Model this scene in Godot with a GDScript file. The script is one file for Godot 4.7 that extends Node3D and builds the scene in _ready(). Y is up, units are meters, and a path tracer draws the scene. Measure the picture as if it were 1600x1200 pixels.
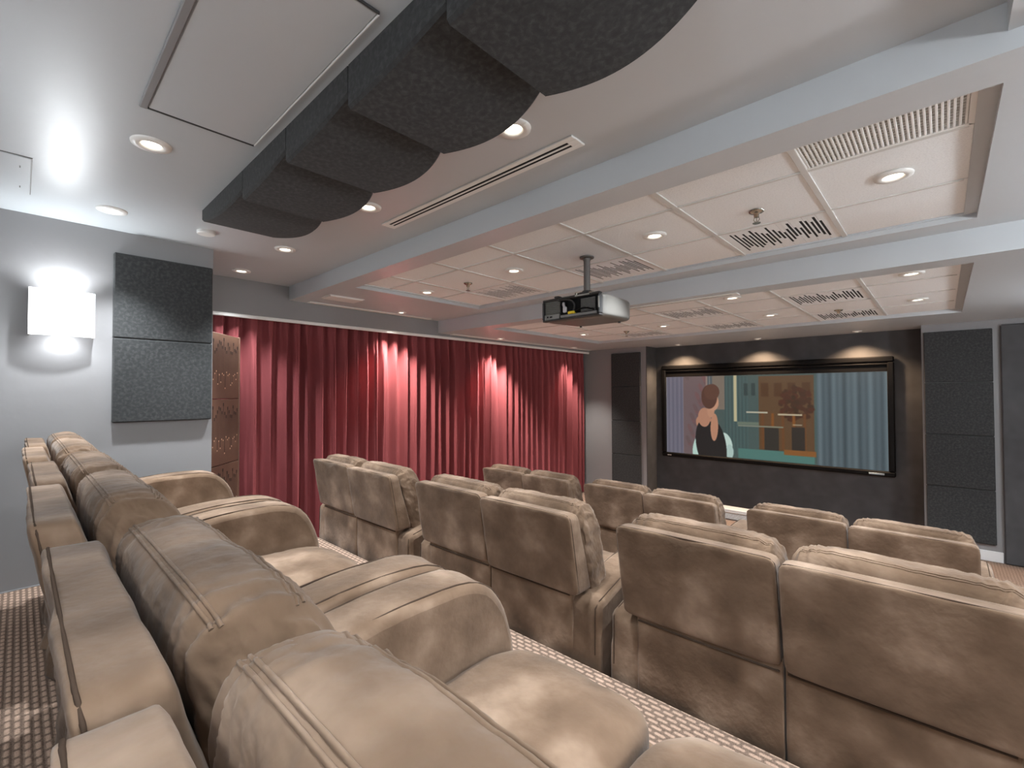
extends Node3D
# A small home-cinema room. Lengths are written in camera units (u) measured from the photograph; S turns them into metres. y = 0 u is the camera's height.
const S := 1.2
const OY := 1.64          # the front floor lies OY u below the camera
const WIDE := 0.16
const BACK_FLOOR := -1.01
const MID_FLOOR := -1.255
const LOW_FLOOR := -1.505
const FLOOR := -1.64
const CEIL := 0.952       # rear ceiling
const SOFFIT := 0.83      # underside of the middle ceiling
const TILE := 0.86
const SOFFIT2 := 0.69     # underside of the front ceiling
const TILE2 := 0.72

var M := {}
var names := {}
var noise := FastNoiseLite.new()

# ---------------------------------------------------------------- helpers
class Shape:
	var v := PackedVector3Array()
	var g := PackedInt32Array()
	var uv := PackedVector2Array()
	var group := 1
	var flat := true
	func tri(a: Vector3, b: Vector3, c: Vector3, k: int) -> void:   # counter-clockwise seen from outside
		v.append(a); v.append(c); v.append(b)
		g.append(k); g.append(k); g.append(k)
	func tri_out(a: Vector3, b: Vector3, c: Vector3, mid: Vector3, k: int) -> void:
		if (b - a).cross(c - a).dot((a + b + c) / 3.0 - mid) < 0.0:
			tri(a, c, b, k)
		else:
			tri(a, b, c, k)
	func poly_out(p: Array, mid: Vector3, k := -1) -> void:
		for i in range(1, p.size() - 1):
			tri_out(p[0], p[i], p[i + 1], mid, k)
	func box(a: Vector3, b: Vector3, c := 0.0) -> Shape:   # chamfered box between two corners
		var lo := Vector3(minf(a.x, b.x), minf(a.y, b.y), minf(a.z, b.z))
		var hi := Vector3(maxf(a.x, b.x), maxf(a.y, b.y), maxf(a.z, b.z))
		var mid := (lo + hi) / 2.0
		var h := (hi - lo) / 2.0
		c = minf(c, minf(h.x, minf(h.y, h.z)) * 0.9)
		var at := func(s: Vector3, full: int) -> Vector3:
			var q := h - Vector3(c, c, c)
			q[full] = h[full]
			return mid + s * q
		for ax in 3:
			var bx := (ax + 1) % 3
			var cx := (ax + 2) % 3
			for sg in [-1.0, 1.0]:
				var p := []
				for t in [[-1, -1], [1, -1], [1, 1], [-1, 1]]:
					var s := Vector3.ZERO
					s[ax] = sg; s[bx] = t[0]; s[cx] = t[1]
					p.append(at.call(s, ax))
				poly_out(p, mid)
				if c > 0.0:
					for sg2 in [-1.0, 1.0]:
						var s1 := Vector3.ZERO
						s1[ax] = sg; s1[bx] = sg2; s1[cx] = -1.0
						var s2 := s1
						s2[cx] = 1.0
						poly_out([at.call(s1, ax), at.call(s2, ax), at.call(s2, bx), at.call(s1, bx)], mid)
		if c > 0.0:
			for x in [-1, 1]:
				for y in [-1, 1]:
					for z in [-1, 1]:
						var s := Vector3(x, y, z)
						poly_out([at.call(s, 0), at.call(s, 1), at.call(s, 2)], mid)
		return self
	func tube(path: Array, r: float, n := 8, closed := true) -> Shape:
		group += 1
		var rings := []
		for i in path.size():
			var d: Vector3 = (path[mini(i + 1, path.size() - 1)] - path[maxi(i - 1, 0)]).normalized()
			var a := d.cross(Vector3(0.31, 0.93, 0.17)).normalized()
			var b := d.cross(a).normalized()
			var ring := []
			for k in n:
				ring.append(path[i] + (a * cos(TAU * k / n) + b * sin(TAU * k / n)) * r)
			rings.append(ring)
		for i in path.size() - 1:
			var mid: Vector3 = (path[i] + path[i + 1]) / 2.0
			for k in n:
				var l := (k + 1) % n
				tri_out(rings[i][k], rings[i][l], rings[i + 1][l], mid, group)
				tri_out(rings[i][k], rings[i + 1][l], rings[i + 1][k], mid, group)
		if closed:
			for e in [0, path.size() - 1]:
				var inward: Vector3 = path[1] if e == 0 else path[e - 1]
				for k in n:
					tri_out(path[e], rings[e][k], rings[e][(k + 1) % n], inward, -1)
		return self
	func lathe(prof: Array, at: Vector3, n := 28, smooth := true) -> Shape:   # prof: Vector2(radius, height), swept about y, listed so that the outside is on the right going along it
		group += 1
		for i in prof.size() - 1:
			var k0 := group if smooth else group + i
			for k in n:
				var a0 := TAU * k / n
				var a1 := TAU * (k + 1) / n
				var p := at + Vector3(prof[i].x * cos(a0), prof[i].y, prof[i].x * sin(a0))
				var q := at + Vector3(prof[i].x * cos(a1), prof[i].y, prof[i].x * sin(a1))
				var r := at + Vector3(prof[i + 1].x * cos(a1), prof[i + 1].y, prof[i + 1].x * sin(a1))
				var s := at + Vector3(prof[i + 1].x * cos(a0), prof[i + 1].y, prof[i + 1].x * sin(a0))
				tri(p, q, r, k0); tri(p, r, s, k0)
		group += prof.size()
		return self
	func grid(nu: int, nv: int, f: Callable) -> Shape:      # f(u, v) in 0..1
		group += 1
		var p := []
		for j in nv + 1:
			var row := PackedVector3Array()
			for i in nu + 1:
				row.append(f.call(float(i) / nu, float(j) / nv))
			p.append(row)
		for j in nv:
			for i in nu:
				tri(p[j][i], p[j][i + 1], p[j + 1][i + 1], group); tri(p[j][i], p[j + 1][i + 1], p[j + 1][i], group)
		return self
	func blob(n: int, f: Callable) -> Shape:                # f(point on the unit cube's surface)
		group += 1
		for ax in 3:
			for sg in [-1.0, 1.0]:
				var p := []
				for j in n + 1:
					var row := PackedVector3Array()
					for i in n + 1:
						var c := Vector3.ZERO
						c[ax] = sg
						c[(ax + 1) % 3] = (i * 2.0 / n - 1.0) * sg
						c[(ax + 2) % 3] = j * 2.0 / n - 1.0
						row.append(f.call(c))
					p.append(row)
				for j in n:
					for i in n:
						tri(p[j][i], p[j][i + 1], p[j + 1][i + 1], group); tri(p[j][i], p[j + 1][i + 1], p[j + 1][i], group)
		return self
	func mesh() -> ArrayMesh:
		var st := SurfaceTool.new()
		st.begin(Mesh.PRIMITIVE_TRIANGLES)
		for i in v.size():
			st.set_smooth_group(g[i] if g[i] >= 0 else -1)
			if uv.size():
				st.set_uv(uv[i])
			st.add_vertex(v[i] * S)
		st.generate_normals()
		st.index()
		return st.commit()


func round_box(c: Vector3, half: Vector3, k: float) -> Vector3:   # cube point -> rounded box
	var l := pow(pow(absf(c.x), k) + pow(absf(c.y), k) + pow(absf(c.z), k), 1.0 / k)
	return c / l * half


func V(x: float, y: float, z: float) -> Vector3:
	return Vector3(x, y, z)


func numbered(called: String) -> String:
	names[called] = names.get(called, -1) + 1
	return called if names[called] == 0 else "%s_%03d" % [called, names[called]]


func part(called: String, shape: Variant, m: Material, parent: Node3D, label := "") -> MeshInstance3D:
	var o := MeshInstance3D.new()
	o.name = called
	o.mesh = shape if shape is Mesh else shape.mesh()
	o.material_override = m
	parent.add_child(o, true)
	if label:
		o.set_meta("label", label)
	return o


func tag(o: Node3D, label: String, category: String, group := "") -> Node3D:
	o.set_meta("label", label)
	o.set_meta("category", category)
	if group:
		o.set_meta("group", group)
	return o


func thing(called: String, label: String, category: String, at := Vector3.ZERO, group := "") -> Node3D:   # at in u from the camera
	var o := Node3D.new()
	o.name = numbered(called)
	add_child(o)
	o.position = Vector3(at.x, at.y + OY, at.z) * S
	return tag(o, label, category, group)


func setting(called: String, shape: Shape, m: Material) -> MeshInstance3D:   # shape in u from the camera
	var o := MeshInstance3D.new()
	o.name = called
	o.mesh = shape.mesh()
	o.material_override = m
	add_child(o)
	o.position.y = OY * S
	o.set_meta("kind", "structure")
	return o


func mat(c: Color, rough := 0.8, metal := 0.0, spec := 0.5) -> StandardMaterial3D:
	var m := StandardMaterial3D.new()
	m.albedo_color = c
	m.roughness = rough
	m.metallic = metal
	m.metallic_specular = spec
	return m


func noise_tex(freq: float, octaves: int, colors: Array, size := 512, sd := 1, normal := false, kind := FastNoiseLite.TYPE_SIMPLEX_SMOOTH) -> NoiseTexture2D:
	var n := FastNoiseLite.new()
	n.seed = sd
	n.noise_type = kind
	n.frequency = freq
	n.fractal_octaves = octaves
	var t := NoiseTexture2D.new()
	t.width = size; t.height = size
	t.seamless = true
	t.noise = n
	t.as_normal_map = normal
	if normal:
		t.bump_strength = 6.0
	else:
		var r := Gradient.new()
		var offs := PackedFloat32Array()
		var cols := PackedColorArray()
		for e in colors:
			offs.append(e[0]); cols.append(e[1])
		r.offsets = offs; r.colors = cols
		t.color_ramp = r
	return t


func tri_mat(m: StandardMaterial3D, scale: float, world := false) -> StandardMaterial3D:
	m.uv1_triplanar = true
	m.uv1_world_triplanar = world
	m.uv1_scale = Vector3(scale, scale, scale)
	m.uv1_triplanar_sharpness = 4.0
	return m


func glow(c: Color, e: float) -> StandardMaterial3D:
	var m := mat(Color(0.9, 0.9, 0.9), 0.5)
	m.emission_enabled = true
	m.emission = c
	m.emission_energy_multiplier = e
	return m


func spot(parent: Node3D, at: Vector3, dir: Vector3, energy: float, angle: float, soft: float, c: Color, size := 0.05) -> void:   # at in u, in the parent's axes
	var l := SpotLight3D.new()
	l.name = "lamp_light"
	parent.add_child(l, true)
	l.position = at * S
	l.basis = Basis.looking_at(dir, Vector3.RIGHT if absf(dir.y) > 0.9 else Vector3.UP)
	l.light_energy = energy
	l.light_color = c
	l.spot_angle = angle
	l.spot_angle_attenuation = soft
	l.spot_range = 20.0
	l.spot_attenuation = 2.0
	l.light_size = size
	l.shadow_enabled = true


func omni(parent: Node3D, at: Vector3, energy: float, c: Color, size := 0.1) -> void:
	var l := OmniLight3D.new()
	l.name = "lamp_light"
	parent.add_child(l, true)
	l.position = at * S
	l.light_energy = energy
	l.light_color = c
	l.omni_range = 20.0
	l.omni_attenuation = 2.0
	l.light_size = size
	l.shadow_enabled = true


# ---------------------------------------------------------------- scene
const WARM := Color(1.0, 0.97, 0.935)
const NEUTRAL := Color(0.96, 0.985, 1.0)
const COOL := Color(0.96, 0.985, 1.0)
const DOWN_E := 2.1
const DOWN_ANGLE := 48.0
const SCONCE_E := 0.24


func _ready() -> void:
	var cam := Camera3D.new()
	cam.name = "camera"
	add_child(cam)
	cam.basis = Basis(Vector3.UP, deg_to_rad(43.034)) * Basis(Vector3.RIGHT, deg_to_rad(1.081)) * Basis(Vector3.BACK, deg_to_rad(-0.169))
	cam.position = Vector3(0, OY * S, 0)
	cam.fov = rad_to_deg(2.0 * atan(600.0 / 720.28))
	cam.near = 0.01
	cam.far = 60.0
	cam.current = true
	var env := Environment.new()
	env.background_mode = Environment.BG_COLOR
	env.background_color = Color(0.02, 0.02, 0.02)
	env.tonemap_mode = Environment.TONE_MAPPER_LINEAR
	env.tonemap_exposure = 1.85
	env.sdfgi_enabled = true
	env.ssao_enabled = true
	env.ssil_enabled = true
	var we := WorldEnvironment.new()
	we.name = "environment"
	we.environment = env
	add_child(we)
	noise.seed = 7
	noise.frequency = 1.0
	make_materials()
	build_shell()
	build_ceiling()
	build_front()
	build_curtain()
	build_lights()
	build_left_wall_things()
	build_clouds()
	build_ceiling_things()
	build_projector()
	build_seats()


func make_materials() -> void:
	M.wall = tri_mat(mat(Color(0.535, 0.53, 0.535), 0.6, 0.0, 0.4), 0.8, true)
	M.wall.normal_enabled = true
	M.wall.normal_texture = noise_tex(0.05, 3, [], 256, 3, true)
	M.wall.normal_scale = 0.02
	M.ceil = tri_mat(mat(Color(0.74, 0.76, 0.775), 0.36, 0.0, 0.5), 0.7, true)
	M.ceil.normal_enabled = true
	M.ceil.normal_texture = M.wall.normal_texture
	M.ceil.normal_scale = 0.02
	M.trim = mat(Color(0.86, 0.86, 0.86), 0.45)
	M.white = mat(Color(0.90, 0.90, 0.89), 0.4)
	M.tile = tri_mat(mat(Color(0.93, 0.94, 0.945), 0.9, 0.0, 0.2), 3.0)
	M.tile.albedo_texture = noise_tex(0.12, 2, [[0.0, Color(0.93, 0.93, 0.93)], [0.45, Color(0.99, 0.99, 0.99)], [1.0, Color(1, 1, 1)]], 256, 5)
	M.tile.normal_enabled = true
	M.tile.normal_texture = noise_tex(0.2, 2, [], 256, 6, true)
	M.tile.normal_scale = 0.25
	M.grid = mat(Color(0.80, 0.80, 0.79), 0.5)
	M.void = mat(Color(0.03, 0.03, 0.03), 0.9)
	M.black = mat(Color(0.055, 0.055, 0.06), 0.5, 0.0, 0.25)
	M.chrome = mat(Color(0.7, 0.68, 0.64), 0.25, 1.0)
	M.steel = mat(Color(0.42, 0.41, 0.40), 0.45, 0.6)
	M.dark = mat(Color(0.2, 0.2, 0.205), 0.5)
	M.louvre = mat(Color(0.52, 0.52, 0.51), 0.4, 0.1)
	M.gunmetal = tri_mat(mat(Color(0.40, 0.39, 0.375), 0.38, 0.15), 2.0)
	# crushed velvet of the acoustic panels
	M.velvet = tri_mat(mat(Color(1, 1, 1), 0.85, 0.0, 0.3), 1.6)
	M.velvet.albedo_texture = noise_tex(0.022, 6, [[0.0, Color(0.18, 0.185, 0.188)], [0.45, Color(0.215, 0.22, 0.222)], [0.6, Color(0.235, 0.238, 0.24)], [0.8, Color(0.265, 0.267, 0.27)], [1.0, Color(0.31, 0.31, 0.31)]], 1024, 11)
	M.velvet.albedo_texture.noise.domain_warp_enabled = true
	M.velvet.albedo_texture.noise.domain_warp_amplitude = 45.0
	M.velvet.albedo_texture.noise.domain_warp_frequency = 0.02
	M.velvet.rim_enabled = true
	M.velvet.rim = 0.15
	M.velvet.normal_enabled = true
	M.velvet.normal_texture = noise_tex(0.08, 4, [], 1024, 12, true)
	M.velvet.normal_scale = 0.06
	M.fabric = tri_mat(mat(Color(0.325, 0.325, 0.33), 0.9, 0.0, 0.3), 1.0, true)
	M.fabric.albedo_texture = noise_tex(0.01, 3, [[0.0, Color(0.85, 0.85, 0.85)], [1.0, Color(1, 1, 1)]], 256, 13)
	# suede of the seats
	M.suede = tri_mat(mat(Color(1, 1, 1), 0.95, 0.0, 0.15), 1.0)
	M.suede.albedo_texture = noise_tex(0.006, 5, [[0.0, Color(0.31, 0.243, 0.19)], [0.38, Color(0.39, 0.315, 0.253)], [0.58, Color(0.435, 0.355, 0.29)], [1.0, Color(0.57, 0.485, 0.415)]], 512, 21)
	M.suede.rim_enabled = true
	M.suede.rim = 0.25
	M.suede.rim_tint = 0.5
	M.suede.normal_enabled = true
	M.suede.normal_texture = noise_tex(0.06, 4, [], 512, 22, true)
	M.suede.normal_scale = 0.12
	M.piping = tri_mat(mat(Color(0.27, 0.22, 0.185), 0.95, 0.0, 0.15), 2.0)
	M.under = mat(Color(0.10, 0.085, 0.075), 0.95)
	# curtain
	M.curtain = tri_mat(mat(Color(0.53, 0.275, 0.285), 0.9, 0.0, 0.2), 1.0)
	M.curtain.rim_enabled = true
	M.curtain.rim = 0.2
	M.curtain.rim_tint = 0.7
	# carpet: rows of loops that run along the room's width
	var im := Image.create(256, 256, false, Image.FORMAT_RGB8)
	var hm := Image.create(256, 256, false, Image.FORMAT_RGB8)
	var rng := RandomNumberGenerator.new()
	rng.seed = 4
	for y in 256:
		for x in 256:
			var row := int(y / 16.0)
			var fy := fmod(y, 16.0) / 16.0
			var fx := fmod(x + (row % 2) * 16.0, 32.0) / 32.0
			var loop := sin(PI * fy) * (0.35 + 0.65 * smoothstep(0.0, 0.25, fx) * smoothstep(1.0, 0.78, fx))
			var fleck := rng.randf()
			var b := 0.42 + 0.20 * smoothstep(0.4, 0.9, loop) + (fleck - 0.5) * 0.2
			im.set_pixel(x, y, Color(b * 1.10, b * 0.945, b * 0.835))
			hm.set_pixel(x, y, Color(loop, loop, loop))
	M.carpet = tri_mat(mat(Color(0.98, 0.97, 0.97), 1.0, 0.0, 0.1), 1.0 / 0.40, true)
	M.carpet.albedo_texture = ImageTexture.create_from_image(im)
	hm.bump_map_to_normal_map(3.0)
	M.carpet.normal_enabled = true
	M.carpet.normal_texture = ImageTexture.create_from_image(hm)
	M.carpet.normal_scale = 0.8
	# brown lacquered screen
	M.wood = tri_mat(mat(Color(1, 1, 1), 0.45), 1.0)
	M.wood.albedo_texture = noise_tex(0.008, 4, [[0.0, Color(0.34, 0.25, 0.205)], [1.0, Color(0.43, 0.325, 0.265)]], 256, 31)
	M.lamp = glow(Color(1.0, 0.95, 0.86), 4.0)
	M.lamp_dim = glow(Color(1.0, 0.95, 0.88), 0.5)
	M.sconce = glow(Color(0.97, 0.985, 1.0), 1.6)


func build_shell() -> void:
	var f := Shape.new()
	f.box(V(-5, FLOOR - 0.1, 1.1), V(1.7, FLOOR, -6.9))
	setting("floor", f, M.carpet)
	f = Shape.new()
	f.box(V(-3.56, FLOOR, 1.0), V(1.6, BACK_FLOOR, -1.452), 0.006)
	setting("floor_001", f, M.carpet)
	f = Shape.new()
	f.box(V(-3.56, FLOOR, -1.452), V(1.6, MID_FLOOR, -3.03), 0.006)
	setting("floor_002", f, M.carpet)
	f = Shape.new()
	f.box(V(-3.56, FLOOR, -3.03), V(1.6, LOW_FLOOR, -4.3), 0.006)
	setting("floor_003", f, M.carpet)
	var w := Shape.new()
	w.box(V(-5, FLOOR, 1.1), V(-3.507, 1.1, -0.869))
	setting("wall_left", w, M.wall)
	w = Shape.new()
	w.box(V(-5, FLOOR, -0.869), V(-4.48, 1.1, -6.43))
	w.box(V(-4.48, 0.662, -0.869), V(-4.25, 1.1, -6.43))      # header over the curtain
	setting("wall_curtain_side", w, M.wall)
	w = Shape.new()
	w.box(V(1.6, FLOOR, 1.1), V(1.75, 1.1, -6.9))
	setting("wall_right", w, M.wall)
	w = Shape.new()
	w.box(V(-3.507, FLOOR, 1.0), V(1.6, 1.1, 1.12))
	setting("wall_back", w, M.wall)
	w = Shape.new()
	w.box(V(-5, FLOOR, -6.43), V(-3.25, 1.1, -6.9))
	w.box(V(-0.155, FLOOR, -6.43), V(1.6, 1.1, -6.9))
	w.box(V(-3.25, FLOOR, -6.78), V(-0.155, 1.1, -6.9))
	setting("wall_front", w, M.wall)
	var b := Shape.new()
	b.box(V(-4.48, FLOOR, -6.43), V(-3.25, FLOOR + 0.08, -6.418), 0.003)
	b.box(V(-0.155, FLOOR, -6.43), V(0.405, FLOOR + 0.1, -6.418), 0.003)
	setting("baseboard_front", b, M.trim)
	b = Shape.new()
	b.box(V(-3.507, BACK_FLOOR, 0.99), V(-3.497, BACK_FLOOR + 0.004, -0.869))
	setting("baseboard_left", b, M.wall)


func ring(s: Shape, x0: float, x1: float, z0: float, z1: float, hx0: float, hx1: float, hz0: float, hz1: float, lo: float, hi: float) -> void:   # a slab with a rectangular hole; z0 > z1
	s.box(V(x0, lo, z0), V(x1, hi, hz0))
	s.box(V(x0, lo, hz1), V(x1, hi, z1))
	s.box(V(x0, lo, hz0), V(hx0, hi, hz1))
	s.box(V(hx1, lo, hz0), V(x1, hi, hz1))


func build_ceiling() -> void:
	var c := Shape.new()
	c.box(V(-4.25, CEIL, -1.64), V(1.6, 1.1, 1.0))
	c.box(V(-3.507, CEIL, 1.0), V(1.6, 1.1, 1.1))
	c.box(V(0.13, 0.88, -1.64), V(1.6, CEIL, -0.95))          # duct box at the right
	setting("ceiling", c, M.ceil)
	var p: MeshInstance3D
	# middle ceiling with its tile tray
	c = Shape.new()
	ring(c, -4.25, 1.6, -1.64, -3.305, -3.36, 0.133, -1.80, -3.12, SOFFIT, 1.1)
	c.box(V(-3.36, TILE + 0.03, -1.80), V(0.133, 1.1, -3.12))
	p = setting("ceiling_001", c, M.ceil)
	tray(p, -3.36, 0.133, -1.80, -3.12, TILE, [-2.088, -2.61], [[1, 2], [3, 2], [5, 2]], [0, 0])
	# front ceiling with its tile tray
	c = Shape.new()
	ring(c, -4.25, 1.6, -3.305, -6.43, -3.55, 0.134, -3.49, -5.60, SOFFIT2, 1.1)
	c.box(V(-3.25, SOFFIT2, -6.43), V(-0.155, 1.1, -6.78))
	c.box(V(-3.55, TILE2 + 0.03, -3.49), V(0.134, 1.1, -5.60))
	p = setting("ceiling_002", c, M.ceil)
	tray(p, -3.55, 0.134, -3.49, -5.60, TILE2, [-3.95, -4.50, -5.05], [[1, 1], [1, 3], [3, 1], [3, 3], [5, 3]], [-1, -1])
	# slim white slots beside the curtain header
	var t := Shape.new()
	t.box(V(-4.225, SOFFIT - 0.006, -1.79), V(-4.165, SOFFIT, -3.15), 0.002)
	setting("trim_1", t, M.white)
	t = Shape.new()
	t.box(V(-4.24, SOFFIT2 - 0.006, -3.47), V(-4.18, SOFFIT2, -6.38), 0.002)
	setting("trim_2", t, M.white)


func tray(p: Node3D, x0: float, x1: float, z0: float, z1: float, y: float, zl: Array, slotted: Array, grille: Array) -> void:
	var xs := [x1 - 0.045]
	for k in 20:
		var x := -0.382 - 0.517 * k
		if x < x0 + 0.08:
			break
		xs.append(x)
	xs.append(x0 + 0.03)
	var zs := [z0] + zl + [z1 + 0.012]
	var g := Shape.new()
	var b := 0.0115
	for i in range(1, xs.size() - 1):
		g.box(V(xs[i] - b, y - 0.003, z0), V(xs[i] + b, y + 0.004, z1), 0.001)
	for z in zl:
		for i in xs.size() - 1:
			g.box(V(xs[i + 1] + b, y - 0.003, z + b * 0.7), V(xs[i] - b, y + 0.004, z - b * 0.7), 0.001)
	part("ceiling_grid", g, M.grid, p)
	var e := Shape.new()
	e.box(V(x1 - 0.045, y - 0.004, z0), V(x1, y + 0.03, z1))
	e.box(V(x0, y - 0.004, z0), V(x0 + 0.03, y + 0.03, z1))
	e.box(V(x0 + 0.03, y - 0.004, z1 + 0.012), V(x1 - 0.045, y + 0.03, z1))
	part("tray_edge", e, M.ceil, p)
	for i in xs.size() - 1:
		for j in zs.size() - 1:
			var a := V(xs[i + 1], y + 0.003, zs[j])
			var d := V(xs[i], y + (0.0042 if [i, j] in slotted else 0.016), zs[j + 1])
			if grille[0] == i and grille[1] == j:
				continue
			if [i, j] in slotted:
				slot_panel(p, a, d, i * 7 + j)
			else:
				part("ceiling_tile", Shape.new().box(a + V(0.004 if i < xs.size() - 2 else -0.01, 0, -0.004), d - V(0.004 if i > 0 else -0.01, 0, -0.004), 0.003), M.tile, p)


func slot_panel(p: Node3D, a: Vector3, d: Vector3, sd: int) -> void:   # a lay-in panel whose slots rise and fall like a sound wave
	var s := Shape.new()
	var n := 22
	var x0 := a.x + 0.045
	var x1 := d.x - 0.045
	var step := (x1 - x0) / n
	var lo := d.z + 0.06     # z runs negative to the front
	var hi := a.z - 0.05
	var mid := (lo + hi) / 2.0
	var half := (hi - lo) / 2.0
	s.box(V(a.x + 0.004, a.y, a.z), V(x0, d.y, d.z)); s.box(V(x1, a.y, a.z), V(d.x - 0.004, d.y, d.z))
	var ups := [0.55, 0.95, 0.6, 0.78, 0.85, 0.3, 0.42, 0.9, 0.45, 0.2, 0.4, 0.62, 0.95, 0.42, 0.55, 0.75, 0.98, 0.6, 0.82, 0.5, 0.9, 0.97]
	var downs := [0.98, 0.8, 0.6, 0.9, 0.5, 0.86, 0.38, 0.45, 0.7, 0.9, 0.42, 0.3, 0.85, 0.6, 0.92, 0.5, 0.7, 0.9, 0.75, 0.55, 0.65, 0.95]
	for k in n:
		var c: float = x0 + (k + 0.5) * step
		var w := step * (0.32 if (k + sd) % 3 else 0.26)
		var zu: float = mid + half * ups[n - 1 - k]
		var zd: float = mid - half * downs[n - 1 - k]
		s.box(V(c - w, a.y, a.z), V(c + w, d.y, zu)); s.box(V(c - w, a.y, zd), V(c + w, d.y, d.z))
		s.box(V(c + w, a.y, a.z), V(c + step - w if k < n - 1 else x1, d.y, d.z))
		if k == 0:
			s.box(V(x0, a.y, a.z), V(c - w, d.y, d.z))
	var o := part("slotted_panel", s, M.tile, p, "white ceiling panel cut with black slots like a sound wave")
	part("panel_backing", Shape.new().box(V(a.x, d.y + 0.0004, a.z), V(d.x, d.y + 0.01, d.z)), M.void, o)


func build_front() -> void:
	# black stretched fabric round the picture
	var f := Shape.new()
	var z := -6.745
	var x0 := -3.25
	var x1 := -0.155
	f.grid(90, 60, func(u, v):
		var x: float = lerpf(x0, x1, u)
		var y: float = lerpf(FLOOR, SOFFIT2, v)
		var d := 0.0
		for q in [[-2.05, -1.16, 0.16, 0.05, 0.5], [-1.9, -1.36, 0.2, 0.06, 0.35], [-2.2, -1.10, 0.1, 0.04, 0.6]]:
			var dx: float = (x - q[0]) / q[2]
			var dy: float = (y - q[1] - (x - q[0]) * q[4]) / q[3]
			d += exp(-dx * dx - dy * dy) * sin(dy * 3.5) * 0.012
		if absf(x + 0.39) < 0.02:
			d -= 0.006 * (1.0 - absf(x + 0.39) / 0.02)
		return V(x, y, z + d))
	f.box(V(x0, FLOOR, -6.43), V(x0 + 0.012, SOFFIT2, -6.745))
	tag(setting_free("fabric_wall_covering", f, M.fabric), "black fabric covering the recess around the cinema screen", "wall covering")
	f = Shape.new()
	f.box(V(0.412, FLOOR + 0.005, -6.43), V(1.55, 0.636, -6.39), 0.008)
	tag(setting_free("fabric_wall_panel", f, M.fabric), "tall black fabric panel right of the white strip at the photo's right edge", "wall panel")
	# stacks of velvet panels on both piers
	var ys := [0.613, 0.093, -0.434, -0.958, -1.478]
	var nth := ["top", "second", "third", "bottom"]
	for side in 2:
		for k in 4:
			var t := thing("acoustic_panel", "", "wall panel", V(-3.58 if side == 0 else 0.112, ys[k + 1], -6.43), "velvet panels beside the screen")
			tag(t, "%s black velvet panel in the stack %s of the cinema screen" % [nth[k], ["left", "right"][side]], "wall panel", "velvet panels beside the screen")
			var h: float = ys[k] - ys[k + 1]
			part("panel_face", soft_panel(0.248, h / 2.0 - 0.002, 0.03, 0), M.velvet, t)
	# low white heater under the screen
	var ht := thing("baseboard_heater", "low white heater with a perforated front under the screen, seen between two seats", "heater", V(-1.9, FLOOR, -6.33))
	part("heater_cover", Shape.new().box(V(-1.0, 0.115, -0.09), V(1.0, 0.14, 0.09), 0.006).box(V(-1.0, 0, -0.09), V(1.0, 0.115, -0.06)).box(V(-1.0, 0.01, -0.06), V(-0.97, 0.115, 0.08), 0.004).box(V(0.97, 0.01, -0.06), V(1.0, 0.115, 0.08), 0.004).box(V(-0.97, 0.095, 0.06), V(0.97, 0.115, 0.085), 0.004), M.white, ht)
	var gr := Shape.new()
	for k in 9:
		gr.box(V(-0.97, 0.012 + k * 0.0095, 0.066), V(0.97, 0.016 + k * 0.0095, 0.072))
	for k in 130:
		gr.box(V(-0.97 + k * 0.015, 0.01, 0.067), V(-0.965 + k * 0.015, 0.095, 0.071))
	var gp := part("grille", gr, M.white, ht)
	gp.set_meta("kind", "stuff")
	part("heater_core", Shape.new().box(V(-0.97, 0.01, -0.05), V(0.97, 0.09, 0.04), 0.004), M.void, ht)
	build_screen()


func setting_free(called: String, shape: Shape, m: Material) -> MeshInstance3D:   # a top-level thing that is one mesh, shape in u from the camera
	var o := MeshInstance3D.new()
	o.name = numbered(called)
	o.mesh = shape.mesh()
	o.material_override = m
	add_child(o)
	o.position.y = OY * S
	return o


func soft_panel(hx: float, hy: float, depth: float, axis: int) -> Shape:   # upholstered panel standing on y = 0, back at 0; faces +z (axis 0) or +x (axis 1)
	var s := Shape.new()
	if axis == 0:
		s.box(V(-hx, 0, 0), V(hx, hy * 2.0, depth), 0.006)
	else:
		s.box(V(0, 0, -hx), V(depth, hy * 2.0, hx), 0.006)
	return s


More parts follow.
